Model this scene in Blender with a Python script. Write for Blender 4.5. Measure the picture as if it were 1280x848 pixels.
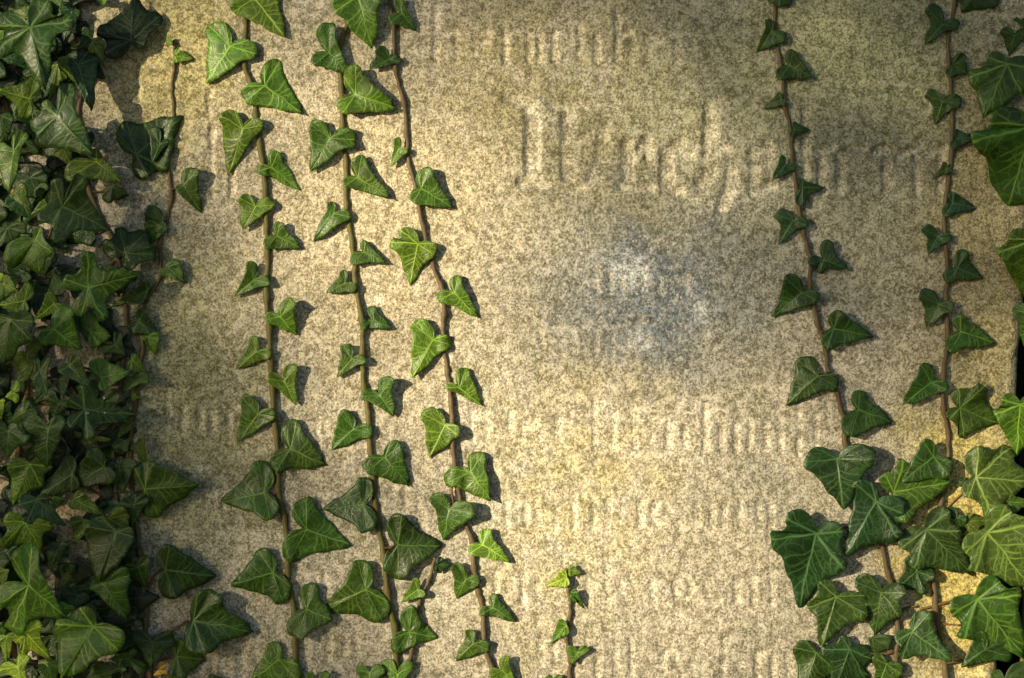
import bpy, math, random
import numpy as np
from mathutils import Vector, Matrix

R = math.radians
scene = bpy.context.scene
for o in list(bpy.data.objects):
    bpy.data.objects.remove(o, do_unlink=True)
col = scene.collection

# ------------------------------------------------------------------ camera, sky, sun, exposure
PX = 0.000625            # metres per photograph pixel on the face of the stone
CAMD = 1.6               # camera to stone
ZC = 0.78                # height of the picture's centre above the ground
cam_d = bpy.data.cameras.new('camera')
cam_d.sensor_width = 36
cam_d.lens = 36 * CAMD / (1280 * PX)
cam_d.clip_start = 0.05
cam_d.clip_end = 1000
cam = bpy.data.objects.new('camera', cam_d)
cam.location = (0, -CAMD, ZC)
cam.rotation_euler = (R(90), 0, 0)
col.objects.link(cam)
scene.camera = cam

SUN = Vector((1.02, 1.0, -0.24)).normalized()      # the way the sunlight travels
world = bpy.data.worlds.new('World')
scene.world = world
world.use_nodes = True
wn = world.node_tree
sky = wn.nodes.new('ShaderNodeTexSky')
sky.sky_type = 'NISHITA'
sky.sun_disc = False
sky.sun_elevation = math.asin(-SUN.z)
sky.ozone_density = 1.6
sky.air_density = 1.0
sky.dust_density = 0.6
sky.sun_rotation = math.atan2(-SUN.x, -SUN.y)
wn.links.new(sky.outputs[0], wn.nodes['Background'].inputs[0])
wn.nodes['Background'].inputs[1].default_value = 0.082

sl = bpy.data.lights.new('sun', 'SUN')
sl.energy = 5.0
sl.angle = R(0.55)
sl.color = (1.0, 0.84, 0.585)
sun = bpy.data.objects.new('sun', sl)
sun.rotation_euler = SUN.to_track_quat('-Z', 'Y').to_euler()
sun.location = (-6, -5, 3)
col.objects.link(sun)

scene.view_settings.view_transform = 'Standard'
scene.view_settings.look = 'None'
scene.view_settings.gamma = 1
scene.view_settings.use_curve_mapping = False
scene.view_settings.exposure = 0.63

# ------------------------------------------------------------------ helpers
rnd = random.Random(7)
nrs = np.random.RandomState(11)


def P(x, y, h=0.0):
    """photograph pixel -> world point lying h metres in front of the stone face"""
    k = (CAMD - h) / CAMD
    return Vector(((x - 640) * PX * k, -h, ZC + (424 - y) * PX * k))


def tag(o, label=None, cat=None, group=None, kind=None):
    if label: o['label'] = label
    if cat: o['category'] = cat
    if group: o['group'] = group
    if kind: o['kind'] = kind
    return o


def empty(name, loc):
    o = bpy.data.objects.new(name, None)
    o.empty_display_size = 0.02
    o.location = loc
    col.objects.link(o)
    return o


def mesh_obj(name, verts, faces, mat, parent=None, loc=(0, 0, 0), smooth=True, uvs=None):
    me = bpy.data.meshes.new(name)
    me.from_pydata([tuple(v) for v in verts], [], faces)
    if smooth:
        me.polygons.foreach_set('use_smooth', [True] * len(me.polygons))
    if uvs is not None:
        ul = me.uv_layers.new(name='leaf')
        vi = np.empty(len(me.loops), dtype=np.int32)
        me.loops.foreach_get('vertex_index', vi)
        ul.data.foreach_set('uv', np.asarray(uvs, dtype=np.float32)[vi].ravel())
    me.materials.append(mat)
    me.update()
    o = bpy.data.objects.new(name, me)
    o.location = loc
    if parent is not None:
        o.parent = parent
    col.objects.link(o)
    return o


def catmull(pts, n=6):
    out = []
    for i in range(len(pts) - 1):
        p0 = pts[max(i - 1, 0)]; p1 = pts[i]; p2 = pts[i + 1]; p3 = pts[min(i + 2, len(pts) - 1)]
        for k in range(n):
            t = k / n
            out.append(0.5 * ((2 * p1) + (p2 - p0) * t + (2 * p0 - 5 * p1 + 4 * p2 - p3) * t * t
                              + (3 * p1 - p0 - 3 * p2 + p3) * t ** 3))
    out.append(pts[-1].copy())
    return out


def tube(pts, rads, seg=8, cap=True):
    verts, faces = [], []
    n = len(pts)
    up = Vector((0.13, -1, 0.21)).normalized()
    for i, p in enumerate(pts):
        t = (pts[min(i + 1, n - 1)] - pts[max(i - 1, 0)])
        if t.length < 1e-9: t = Vector((0, 0, 1))
        t.normalize()
        a = up.cross(t)
        if a.length < 1e-4: a = Vector((1, 0, 0))
        a.normalize()
        b = t.cross(a)
        for k in range(seg):
            an = 2 * math.pi * k / seg
            verts.append(p + (a * math.cos(an) + b * math.sin(an)) * rads[i])
    for i in range(n - 1):
        for k in range(seg):
            k2 = (k + 1) % seg
            faces.append((i * seg + k, i * seg + k2, (i + 1) * seg + k2, (i + 1) * seg + k))
    if cap:
        faces.append(tuple(reversed(range(seg))))
        faces.append(tuple((n - 1) * seg + k for k in range(seg)))
    return verts, faces


# ------------------------------------------------------------------ materials
class NT:
    """tiny node-tree writer"""
    def __init__(s, name):
        s.m = bpy.data.materials.new(name)
        s.m.use_nodes = True
        s.t = s.m.node_tree
        s.t.nodes.clear()
        s.out = s.t.nodes.new('ShaderNodeOutputMaterial')

    def n(s, typ, ins=None, **kw):
        nd = s.t.nodes.new('ShaderNode' + typ)
        for k, v in kw.items():
            setattr(nd, k, v)
        for k, v in (ins or {}).items():
            s.set(nd.inputs[k], v)
        return nd

    def set(s, sock, v):
        if isinstance(v, bpy.types.NodeSocket):
            s.t.links.new(v, sock)
        elif isinstance(v, bpy.types.Node):
            s.t.links.new(v.outputs[0], sock)
        else:
            if isinstance(v, tuple) and sock.type == 'RGBA' and len(v) == 3:
                v = (*v, 1)
            sock.default_value = v

    def math(s, op, a, b=None, c=None, clamp=False):
        nd = s.n('Math', operation=op, use_clamp=clamp)
        for i, v in enumerate((a, b, c)):
            if v is not None: s.set(nd.inputs[i], v)
        return nd.outputs[0]

    def vm(s, op, a, b=None, scale=None):
        nd = s.n('VectorMath', operation=op)
        s.set(nd.inputs[0], a)
        if b is not None: s.set(nd.inputs[1], b)
        if scale is not None: s.set(nd.inputs['Scale'], scale)
        return nd.outputs['Value'] if op in ('DOT_PRODUCT', 'LENGTH', 'DISTANCE') else nd.outputs[0]

    def ramp(s, f, lo, hi, a=0.0, b=1.0, smooth=False):
        nd = s.n('MapRange', {0: f, 1: lo, 2: hi, 3: a, 4: b})
        if smooth: nd.interpolation_type = 'SMOOTHSTEP'
        return nd.outputs[0]

    def mix(s, f, a, b, mode='MIX'):
        nd = s.n('MixRGB', blend_type=mode)
        s.set(nd.inputs[0], f); s.set(nd.inputs[1], a); s.set(nd.inputs[2], b)
        return nd.outputs[0]

    def noise(s, vec, scale, detail=3.0, rough=0.55, dist=0.0, out=0):
        nd = s.n('TexNoise', {'Vector': vec, 'Scale': scale, 'Detail': detail, 'Roughness': rough, 'Distortion': dist})
        return nd.outputs[out]


def stone_material():
    t = NT('weathered_stone')
    co = t.n('TexCoord').outputs['Object']
    big = t.noise(co, 5.5, 5, 0.6)
    mid = t.noise(co, 38, 5, 0.65)
    fin2 = t.noise(co, 150, 5, 0.72)
    vor = t.n('TexVoronoi', {'Vector': co, 'Scale': 330.0, 'Randomness': 1.0})
    grain = t.n('TexVoronoi', {'Vector': co, 'Scale': 720.0, 'Randomness': 1.0})
    gr = t.n('SeparateColor', {0: grain.outputs['Color']}).outputs[0]
    vr = t.n('SeparateColor', {0: vor.outputs['Color']}).outputs[0]
    # sandy base with paler and browner drifts
    c = t.mix(t.ramp(big, 0.35, 0.68), (0.335, 0.305, 0.232), (0.44, 0.405, 0.33))
    c = t.mix(t.ramp(mid, 0.38, 0.66, 0, 0.5), c, (0.31, 0.275, 0.165))
    dr = t.noise(co, 13, 4, 0.6)
    c = t.mix(t.ramp(dr, 0.50, 0.68, 0, 0.55), c, (0.30, 0.295, 0.235))
    c = t.mix(t.ramp(dr, 0.30, 0.45, 0.45, 0), c, (0.50, 0.455, 0.365))
    # algae and lichen stains plus painted-in light tints, each with a ragged shape
    wob = t.vm('SCALE', t.vm('SUBTRACT', t.noise(co, 22, 5, 0.65, out=1), (0.5, 0.5, 0.5)), scale=0.13)
    cw = t.vm('ADD', co, wob)
    wob2 = t.vm('SCALE', t.vm('SUBTRACT', t.noise(co, 90, 4, 0.7, out=1), (0.5, 0.5, 0.5)), scale=0.030)
    cw2 = t.vm('ADD', co, wob2)

    def stain_or_light(c, x, y, rx, ry, colr, amt, soft=0.45, patch=None, lo=0.36, hi=0.56, vec=None):
        p = P(x, y)
        d = t.vm('SUBTRACT', vec if vec is not None else cw, (p.x, p.y, p.z))
        d = t.vm('MULTIPLY', d, (1 / (rx * PX), 0.0, 1 / (ry * PX)))
        m = t.ramp(t.vm('LENGTH', d), soft, 1.0, amt, 0, True)
        if patch is not None:
            m = t.math('MULTIPLY', m, t.ramp(patch, lo, hi))
        return t.mix(m, c, colr)

    c = stain_or_light(c, 1010, 170, 420, 330, (0.275, 0.28, 0.185), 0.60, 0.2)
    # green algae at the top, yellow algae down the right edge
    c = stain_or_light(c, 720, 120, 250, 260, (0.25, 0.235, 0.08), 0.45, 0.1, patch=mid)
    c = stain_or_light(c, 1080, 60, 280, 200, (0.235, 0.25, 0.125), 0.70, 0.1)  # olive cast of the shaded top right, put into the colour
    c = stain_or_light(c, 1240, 300, 130, 300, (0.24, 0.20, 0.06), 0.55, 0.2)
    c = stain_or_light(c, 1215, 690, 140, 330, (0.44, 0.365, 0.065), 0.70, 0.3)
    c = stain_or_light(c, 745, 600, 130, 150, (0.44, 0.38, 0.13), 0.25, 0.1, patch=mid)
    c = stain_or_light(c, 230, 500, 150, 330, (0.245, 0.245, 0.115), 0.70, 0.2)  # dim olive of the shaded left side, put into the colour
    c = stain_or_light(c, 780, 230, 200, 130, (0.25, 0.235, 0.13), 0.45, 0.1, patch=mid)
    c = stain_or_light(c, 470, 260, 260, 330, (0.46, 0.385, 0.215), 0.45, 0.1)  # warmth of the sunlit patch, put into the colour
    c = stain_or_light(c, 690, 640, 130, 300, (0.45, 0.385, 0.19), 0.40, 0.1, patch=mid)  # sun-warm tone of the lower centre, painted in
    c = stain_or_light(c, 610, 60, 110, 130, (0.30, 0.24, 0.07), 0.25, 0.1)
    c = stain_or_light(c, 215, 60, 150, 230, (0.36, 0.31, 0.075), 0.55, 0.15)
    c = stain_or_light(c, 60, 600, 130, 300, (0.30, 0.21, 0.07), 0.45, 0.2)
    # grey lichen in the middle with pale crusts
    c = stain_or_light(c, 840, 345, 330, 230, (0.235, 0.235, 0.20), 0.68, 0.0)
    c = stain_or_light(c, 815, 375, 185, 140, (0.105, 0.128, 0.155), 0.92, 0.10, patch=fin2, lo=0.28, hi=0.50)
    for x, y, rx, ry, a_ in ((793, 338, 34, 34, 0.95), (880, 388, 30, 22, 0.85), (800, 428, 30, 20, 0.85), (775, 345, 16, 30, 0.4)):
        c = stain_or_light(c, x, y, rx, ry, (0.50, 0.52, 0.53), a_ * 0.7, 0.2, patch=fin2, lo=0.42, hi=0.50, vec=cw2)
    for x, y, rx, ry, a_ in ((674, 146, 26, 30, 0.9), (862, 190, 26, 18, 0.7), (880, 255, 30, 16, 0.5), (250, 588, 18, 22, 0.8), (468, 376, 20, 20, 0.75), (615, 640, 22, 20, 0.5), (870, 570, 30, 16, 0.5)):
        c = stain_or_light(c, x, y, rx, ry, (0.60, 0.56, 0.45), a_ * 0.8, 0.15, patch=fin2, lo=0.42, hi=0.50, vec=cw2)
    # cut letters paled: the lit look of their walls is put into the colour
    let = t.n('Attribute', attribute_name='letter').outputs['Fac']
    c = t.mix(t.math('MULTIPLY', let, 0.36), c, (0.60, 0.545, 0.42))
    # the grain of the stone: dark pits and pale crystals over whatever colour lies there
    f1 = t.noise(co, 500, 2, 0.55)
    f2 = t.noise(co, 900, 2, 0.6)
    f0 = t.noise(co, 130, 3, 0.6)
    v = t.math('ADD', t.math('MULTIPLY', t.math('SUBTRACT', f1, 0.5), 1.0), t.math('MULTIPLY', t.math('SUBTRACT', f2, 0.5), 1.0))
    v = t.math('ADD', v, t.math('MULTIPLY', t.math('SUBTRACT', f0, 0.5), 0.85))
    v = t.math('ADD', v, t.math('MULTIPLY', t.math('SUBTRACT', gr, 0.5), 0.10))
    v = t.math('ADD', v, t.math('MULTIPLY', t.math('SUBTRACT', vr, 0.5), 0.10))
    hue = t.noise(co, 75, 3, 0.6)
    palec = t.mix(t.ramp(hue, 0.4, 0.6), (1.85, 1.80, 1.86, 1), (1.70, 1.70, 1.62, 1))
    darkc = t.mix(t.ramp(hue, 0.4, 0.6), (0.50, 0.47, 0.38, 1), (0.46, 0.47, 0.31, 1))
    kp = t.mix(t.ramp(v, 0.03, 0.15), (1, 1, 1), palec)
    kd = t.mix(t.ramp(v, -0.05, -0.20), (1, 1, 1), darkc)
    c = t.mix(1.0, t.mix(1.0, c, kp, 'MULTIPLY'), kd, 'MULTIPLY')
    fl = t.noise(co, 210, 4, 0.7)
    c = t.mix(t.math('MULTIPLY', t.ramp(fl, 0.58, 0.68), t.ramp(mid, 0.35, 0.6, 0.15, 0.6)), c, (0.70, 0.655, 0.56))
    c = t.mix(t.ramp(gr, 0.0, 0.035, 0.5, 0), c, (0.76, 0.72, 0.62))
    pit = t.n('TexVoronoi', {'Vector': cw2, 'Scale': 95.0, 'Randomness': 1.0})
    psel = t.n('SeparateColor', {0: pit.outputs['Color']}).outputs[1]
    pm = t.math('MULTIPLY', t.ramp(pit.outputs['Distance'], 0.08, 0.17, 1, 0), t.ramp(psel, 0.80, 0.86))
    c = t.mix(t.math('MULTIPLY', pm, 0.40), c, (0.10, 0.08, 0.04))
    h = t.math('SUBTRACT', t.math('ADD', v, 0.0), t.math('MULTIPLY', pm, 0.5))
    h = t.math('ADD', h, t.math('MULTIPLY', t.math('SUBTRACT', 1.0, vor.outputs['Distance']), 0.15))
    bump = t.n('Bump', {'Strength': 0.7, 'Distance': 0.0008, 'Height': h})
    b = t.n('BsdfPrincipled', {'Base Color': c, 'Roughness': 0.9, 'Specular IOR Level': 0.25, 'Normal': bump})
    t.set(t.out.inputs[0], b)
    return t.m


def leaf_material():
    t = NT('ivy_leaf')
    uv = t.n('UVMap', uv_map='leaf').outputs[0]
    info = t.n('ObjectInfo')
    base = info.outputs['Color']
    rn = info.outputs['Random']
    off = t.n('CombineXYZ', {0: t.math('MULTIPLY', rn, 37.0), 1: t.math('MULTIPLY', rn, 91.0)}).outputs[0]
    uvo = t.vm('ADD', uv, off)
    wob = t.vm('SUBTRACT', t.noise(uvo, 3.2, 3, 0.5, out=1), (0.5, 0.5, 0.5))
    sp0 = t.n('SeparateXYZ', {0: uv})
    # the wobble fades out at the base of the leaf
    ln = t.vm('LENGTH', uv)
    uvw = t.vm('ADD', uv, t.vm('SCALE', wob, scale=t.ramp(ln, 0.0, 0.5, 0.0, 0.13)))
    sp = t.n('SeparateXYZ', {0: uvw})
    p = t.n('CombineXYZ', {0: sp.outputs[0], 1: t.math('ABSOLUTE', sp.outputs[1])}).outputs[0]

    def seg(ax, ay, bx, by):
        dx, dy = bx - ax, by - ay
        dd = dx * dx + dy * dy
        pa = t.vm('SUBTRACT', p, (ax, ay, 0))
        k = t.math('MULTIPLY', t.vm('DOT_PRODUCT', pa, (dx, dy, 0)), 1 / dd, clamp=True)
        q = t.vm('SUBTRACT', pa, t.vm('SCALE', (dx, dy, 0), scale=k))
        return t.vm('LENGTH', q), k

    def vein(segs, w0, w1, soft):
        m = None
        for s_ in segs:
            d, k = seg(*s_)
            w = t.ramp(k, 0, 1, w0, w1)
            v = t.math('SUBTRACT', 1.0, t.math('DIVIDE', t.math('SUBTRACT', d, w), soft), clamp=True)
            m = v if m is None else t.math('MAXIMUM', m, v)
        return m

    c62, s62 = math.cos(R(62)), math.sin(R(62))
    c120, s120 = math.cos(R(120)), math.sin(R(120))
    main = vein([(0, 0, 0.97, 0), (0, 0, .9 * c62, .9 * s62), (0, 0, .62 * c120, .62 * s120)], 0.005, 0.001, 0.017)
    second = vein([(.20, 0, .46, .24), (.40, 0, .64, .21), (.60, 0, .80, .12), (.30, 0, .50, .16),
                   (.16, .30, .40, .40), (.24, .45, .45, .50), (.14, .27, .02, .56), (.26, .50, .22, .74),
                   (-.12, .21, -.30, .30), (-.12, .21, -.06, .46)], 0.0008, 0.0, 0.014)
    vo = t.n('TexVoronoi', {'Vector': t.vm('ADD', uvo, t.vm('SCALE', wob, scale=0.25)), 'Scale': 7.5, 'Randomness': 0.9},
             feature='DISTANCE_TO_EDGE')
    net = t.ramp(vo.outputs['Distance'], 0.0, 0.075, 1, 0)
    vmask = t.math('MAXIMUM', main, t.math('MULTIPLY', second, 0.66))
    vmask = t.math('MAXIMUM', vmask, t.math('MULTIPLY', net, 0.36))
    vmask = t.math('MULTIPLY', vmask, t.ramp(t.noise(uvo, 4.0, 2, 0.5), 0.35, 0.65, 0.72, 1.0))
    blot = t.noise(uvo, 2.6, 4, 0.6)
    fleck = t.noise(uvo, 26, 3, 0.6)
    hsv = t.n('HueSaturation', {'Hue': t.ramp(blot, 0.3, 0.7, 0.485, 0.512), 'Saturation': 0.96,
                                'Value': t.ramp(blot, 0.3, 0.7, 0.55, 1.40), 'Color': base})
    c = t.mix(t.ramp(fleck, 0.55, 0.75, 0, 0.22), hsv.outputs[0], (0.10, 0.12, 0.03))
    veinc = t.mix(1.0, t.mix(1.0, base, (4.8, 3.9, 5.4, 1), 'MULTIPLY'), (0.045, 0.058, 0.025), 'ADD')
    c = t.mix(t.math('MULTIPLY', vmask, 0.85), c, veinc)
    # old brown nicks near the margin of some leaves
    nick = t.math('MULTIPLY', t.ramp(t.noise(uvo, 5.5, 2, 0.5), 0.72, 0.77, 0, 0.7), t.ramp(rn, 0.4, 0.6))
    c = t.mix(nick, c, (0.10, 0.06, 0.02))
    sp_ = t.n('TexVoronoi', {'Vector': uvo, 'Scale': 11.0, 'Randomness': 1.0})
    ssel = t.n('SeparateColor', {0: sp_.outputs['Color']}).outputs[0]
    c = t.mix(t.math('MULTIPLY', t.ramp(sp_.outputs['Distance'], 0.05, 0.10, 0.6, 0), t.ramp(ssel, 0.86, 0.9)), c, (0.30, 0.32, 0.20))
    hgt = t.math('ADD', t.math('MULTIPLY', vmask, -0.55), t.math('MULTIPLY', fleck, 0.25))
    hgt = t.math('ADD', hgt, t.math('MULTIPLY', t.ramp(vo.outputs['Distance'], 0.0, 0.3), 0.25))
    bump = t.n('Bump', {'Strength': 0.40, 'Distance': 0.0008, 'Height': hgt})
    b = t.n('BsdfPrincipled', {'Base Color': c, 'Roughness': t.ramp(fleck, 0.3, 0.7, 0.30, 0.50),
                               'Specular IOR Level': 0.40, 'Normal': bump})
    tr = t.n('BsdfTranslucent', {'Color': t.mix(0.5, c, (0.30, 0.42, 0.04)), 'Normal': bump})
    mx = t.n('MixShader', {0: 0.13, 1: b.outputs[0], 2: tr.outputs[0]})
    t.set(t.out.inputs[0], mx)
    return t.m


def stem_material():
    t = NT('ivy_stem')
    co = t.n('TexCoord').outputs['Object']
    info = t.n('ObjectInfo')
    st = t.vm('MULTIPLY', co, (1.0, 1.0, 0.25))
    a = t.noise(st, 420, 4, 0.6)
    bg = t.noise(co, 22, 3, 0.6)
    c = t.mix(t.ramp(bg, 0.4, 0.65, 0, 0.55), info.outputs['Color'], (0.13, 0.075, 0.03))
    c = t.mix(t.ramp(a, 0.5, 0.7, 0, 0.5), c, (0.05, 0.035, 0.015))
    c = t.mix(t.ramp(a, 0.28, 0.42, 0.35, 0), c, (0.30, 0.24, 0.12))
    bump = t.n('Bump', {'Strength': 0.6, 'Distance': 0.0006, 'Height': a})
    b = t.n('BsdfPrincipled', {'Base Color': c, 'Roughness': 0.6, 'Specular IOR Level': 0.35, 'Normal': bump})
    t.set(t.out.inputs[0], b)
    return t.m


def simple_material(name, c1, c2, scale, rough=0.8, bump=0.0):
    t = NT(name)
    co = t.n('TexCoord').outputs['Object']
    n1 = t.noise(co, scale, 5, 0.65)
    c = t.mix(t.ramp(n1, 0.35, 0.65), c1, c2)
    b = t.n('BsdfPrincipled', {'Base Color': c, 'Roughness': rough})
    if bump:
        bp = t.n('Bump', {'Strength': 0.6, 'Distance': bump, 'Height': n1})
        t.set(b.inputs['Normal'], bp.outputs[0])
    t.set(t.out.inputs[0], b)
    return t.m


def water_material():
    t = NT('water_drop')
    b = t.n('BsdfPrincipled', {'Base Color': (0.95, 0.97, 1.0), 'Roughness': 0.02, 'IOR': 1.33, 'Transmission Weight': 0.75})
    t.set(t.out.inputs[0], b)
    return t.m


M_STONE = stone_material()
M_LEAF = leaf_material()
M_STEM = stem_material()
M_WATER = water_material()
M_GROUND = simple_material('grass_ground', (0.045, 0.06, 0.02), (0.09, 0.075, 0.035), 6.0, 0.95, 0.02)
M_HEDGE = simple_material('hedge_leaf', (0.006, 0.010, 0.005), (0.012, 0.016, 0.008), 9.0, 1.0)
M_CROWN = simple_material('tree_leaf', (0.04, 0.08, 0.02), (0.08, 0.11, 0.03), 3.0, 0.6)
M_BARK = simple_material('bark', (0.07, 0.05, 0.035), (0.13, 0.10, 0.07), 30.0, 0.9, 0.01)
M_LITTER = simple_material('dry_leaf', (0.20, 0.10, 0.04), (0.32, 0.19, 0.08), 60.0, 0.8)

# ------------------------------------------------------------------ ground
gx = np.concatenate([-np.geomspace(300, 3, 14), np.linspace(-2.4, 2.4, 33), np.geomspace(3, 300, 14)])
gv, gf = [], []
for j, yy in enumerate(gx):
    for i, xx in enumerate(gx):
        zz = -0.02 + (0.018 * math.sin(xx * 5.1 + yy * 2.3) + 0.014 * math.sin(yy * 7.7 - xx * 3.1)) * (1 if abs(xx) < 3 and abs(yy) < 3 else 0)
        gv.append((xx, yy, zz))
ng = len(gx)
for j in range(ng - 1):
    for i in range(ng - 1):
        gf.append((j * ng + i, j * ng + i + 1, (j + 1) * ng + i + 1, (j + 1) * ng + i))
tag(mesh_obj('ground', gv, gf, M_GROUND), kind='structure')

# ------------------------------------------------------------------ the stone slab with its worn lettering
STROKES = []     # (points in photo pixels, half width px, depth in metres)


def strokes(ox, oy, sc, items, w, depth):
    for it in items:
        STROKES.append(([(ox + x / sc, oy + y / sc) for x, y in it], w, depth))


def V(x, a, b, lean=0):
    return [(x, a), (x + lean, b)]


def arc(cx, cy, rx, ry, a0, a1, n=9):
    return [(cx + rx * math.cos(R(a0 + (a1 - a0) * i / (n - 1))), cy + ry * math.sin(R(a0 + (a1 - a0) * i / (n - 1)))) for i in range(n)]


# first line
strokes(500, 0, 2.667, [V(120, 25, 200), [(120, 25), (165, 14), (185, 30)], V(188, 105, 205), [(128, 110), (188, 100)],
        [(305, 205), (262, 200), (247, 165), (250, 118), (285, 104), (300, 125), (255, 160)],
        V(350, 108, 205), [(350, 115), (385, 106)], V(432, 118, 200), V(465, 118, 205), V(515, 108, 205),
        V(600, 100, 205), V(655, 108, 205), V(725, 40, 205), [(725, 125), (765, 108), (778, 140), (772, 210)],
        [(868, 205), (825, 195), (822, 130), (855, 110), (868, 130), (828, 160)], V(925, 80, 210), [(900, 112), (955, 108)]], 3.6, 0.0010)
# the name
strokes(500, 0, 2.667, [V(450, 342, 580), V(574, 350, 612), [(365, 330), (410, 345), (450, 352)], [(690, 400), (688, 470), (682, 545), (655, 600)],
        [(590, 470), (630, 450)], [(415, 600), (450, 570), (480, 600)], V(770, 490, 610), V(900, 515, 620), V(1046, 360, 590, -6), [(1110, 545), (1112, 610), (1088, 680)]], 4.6, 0.0015)
strokes(500, 0, 2.667, [[(352, 322), (400, 330), (440, 345)], V(432, 340, 575), [(405, 605), (450, 612), (505, 616)],
        V(555, 345, 612), [(520, 622), (605, 626)], [(500, 343), (560, 350), (625, 344)],
        [(640, 346), (720, 352), (690, 385), (672, 450), (666, 540), (636, 602)], V(755, 480, 612), [(742, 622), (835, 627)],
        [(800, 498), (825, 470), (830, 530)], V(885, 508, 622), [(885, 630), (930, 642)], [(885, 510), (920, 494), (960, 516)],
        V(1030, 355, 600, -6), [(1024, 600), (998, 612)], [(1040, 520), (1085, 497), (1106, 545), (1100, 620), (1072, 695)],
        V(1180, 500, 620), [(1180, 505), (1225, 482), (1235, 515), (1185, 560)], [(1180, 636), (1240, 618)]], 5.6, 0.0019)
strokes(600, 80, 1.882, [V(765, 108, 262), V(803, 205, 300), [(790, 208), (830, 194)], V(848, 216, 302),
        [(848, 218), (868, 202), (902, 196)], V(955, 198, 302), [(930, 206), (955, 196), (970, 204)],
        [(988, 216), (1030, 194), (1056, 212), (1092, 198)], V(1028, 218, 300), V(1084, 216, 295)], 4.4, 0.0017)
strokes(600, 80, 1.882, [[(858, 54), (900, 42), (950, 40), (1000, 50), (1040, 76), (1055, 100)]], 3.0, 0.0007)
# third line, nearly gone
strokes(560, 300, 2.909, [V(540, 95, 232), V(592, 128, 192), V(632, 138, 200), V(715, 98, 182), V(770, 128, 205), V(870, 130, 205),
        V(540, 328, 402), V(600, 328, 402), V(655, 310, 402), [(720, 358), (752, 376)], [(290, 258), (330, 330), (347, 392)],
        V(455, 330, 400), V(500, 318, 400), V(940, 300, 380), [(380, 318), (640, 312)]], 3.0, 0.00055)
# fourth line
strokes(560, 470, 2.667, [V(80, 108, 212), [(300, 215), (258, 205), (250, 165), (275, 145), (295, 160), (262, 185)], V(208, 130, 215),
        V(130, 120, 210), V(365, 148, 222), V(490, 92, 242), [(490, 98), (530, 90), (552, 105)], V(552, 100, 238), [(490, 238), (550, 236)],
        V(620, 98, 240), [(620, 160), (660, 140), (678, 160)], V(678, 150, 225), V(735, 160, 232), [(735, 165), (770, 150)],
        V(790, 165, 232), V(858, 98, 242), [(858, 160), (895, 146), (912, 160)], V(912, 150, 250), V(960, 158, 250),
        [(960, 160), (1000, 146), (1012, 180), (1005, 245)], V(1060, 148, 250), V(1110, 148, 252), V(1170, 105, 258), V(1228, 140, 250)], 3.4, 0.0012)
strokes(180, 470, 3.368, [V(100, 70, 242), [(100, 72), (130, 50), (156, 62)], V(165, 138, 240), V(235, 140, 238), V(285, 145, 240), [(285, 146), (322, 130)],
        V(355, 148, 240), [(355, 150), (388, 138)], V(730, 168, 235), V(765, 170, 235)], 3.4, 0.0012)
# fifth line
strokes(560, 590, 2.667, [V(195, 108, 184), V(260, 88, 175), V(300, 100, 178), V(360, 108, 184), V(420, 78, 184), V(485, 98, 180), V(535, 98, 184),
        arc(710, 140, 28, 42, 60, 350), V(640, 100, 182), V(830, 98, 184), V(880, 105, 184), V(920, 100, 184), V(975, 98, 206),
        V(1035, 108, 194), V(1076, 110, 192), [(1035, 110), (1055, 98), (1076, 112)]], 3.2, 0.0010)
strokes(180, 590, 2.909, [V(255, 55, 135), V(225, 65, 135), V(285, 60, 130), V(905, 60, 140), V(950, 65, 142), V(1000, 65, 142)], 3.2, 0.0010)
# sixth line
strokes(560, 690, 2.667, [V(160, 75, 160), V(250, 80, 165), V(300, 90, 160), V(470, 90, 160), V(530, 18, 155), arc(600, 122, 26, 36, 90, 330), V(680, 95, 156),
        arc(782, 120, 28, 40, 0, 340), arc(890, 125, 28, 40, 60, 310), V(960, 88, 166), V(1020, 88, 172), V(1080, 78, 172),
        [(960, 92), (1000, 80), (1020, 95)]], 3.4, 0.0011)
strokes(180, 590, 2.909, [V(590, 370, 425), V(628, 362, 425), V(660, 370, 425), V(390, 355, 420)], 3.2, 0.0009)
# seventh line
strokes(560, 690, 2.667, [V(310, 285, 421), V(355, 308, 421), [(310, 300), (350, 292)], V(560, 265, 421), V(612, 298, 421), V(500, 300, 421), arc(736, 375, 24, 44, 0, 340),
        arc(840, 380, 28, 44, 70, 310), V(920, 280, 421), V(975, 328, 421), V(1030, 338, 421), [(1030, 345), (1062, 330), (1082, 345)], V(1084, 340, 421), V(1135, 335, 421)], 3.4, 0.0012)
strokes(180, 590, 2.909, [V(250, 650, 745), V(285, 660, 745), V(312, 645, 745), V(352, 655, 745), V(630, 600, 690), V(672, 588, 690), V(732, 598, 692), V(770, 605, 692)], 3.4, 0.0012)
# worn strokes up on the left
strokes(0, 0, 3.0, [V(785, 345, 420), V(795, 470, 730), V(520, 330, 420), [(480, 330), (500, 310), (520, 330)], V(870, 640, 740)], 3.2, 0.0011)


def vnoise(xs, ys, cell, seed):
    r = np.random.RandomState(seed)
    g = r.rand(256, 256).astype(np.float32)
    fx = xs / cell + 1000.0; fy = ys / cell + 1000.0
    ix = np.floor(fx).astype(int); iy = np.floor(fy).astype(int)
    tx = fx - ix; ty = fy - iy
    tx = tx * tx * (3 - 2 * tx); ty = ty * ty * (3 - 2 * ty)
    a = g[iy % 256, ix % 256]; b = g[iy % 256, (ix + 1) % 256]
    c = g[(iy + 1) % 256, ix % 256]; d = g[(iy + 1) % 256, (ix + 1) % 256]
    return (a * (1 - tx) + b * tx) * (1 - ty) + (c * (1 - tx) + d * tx) * ty - 0.5


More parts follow.
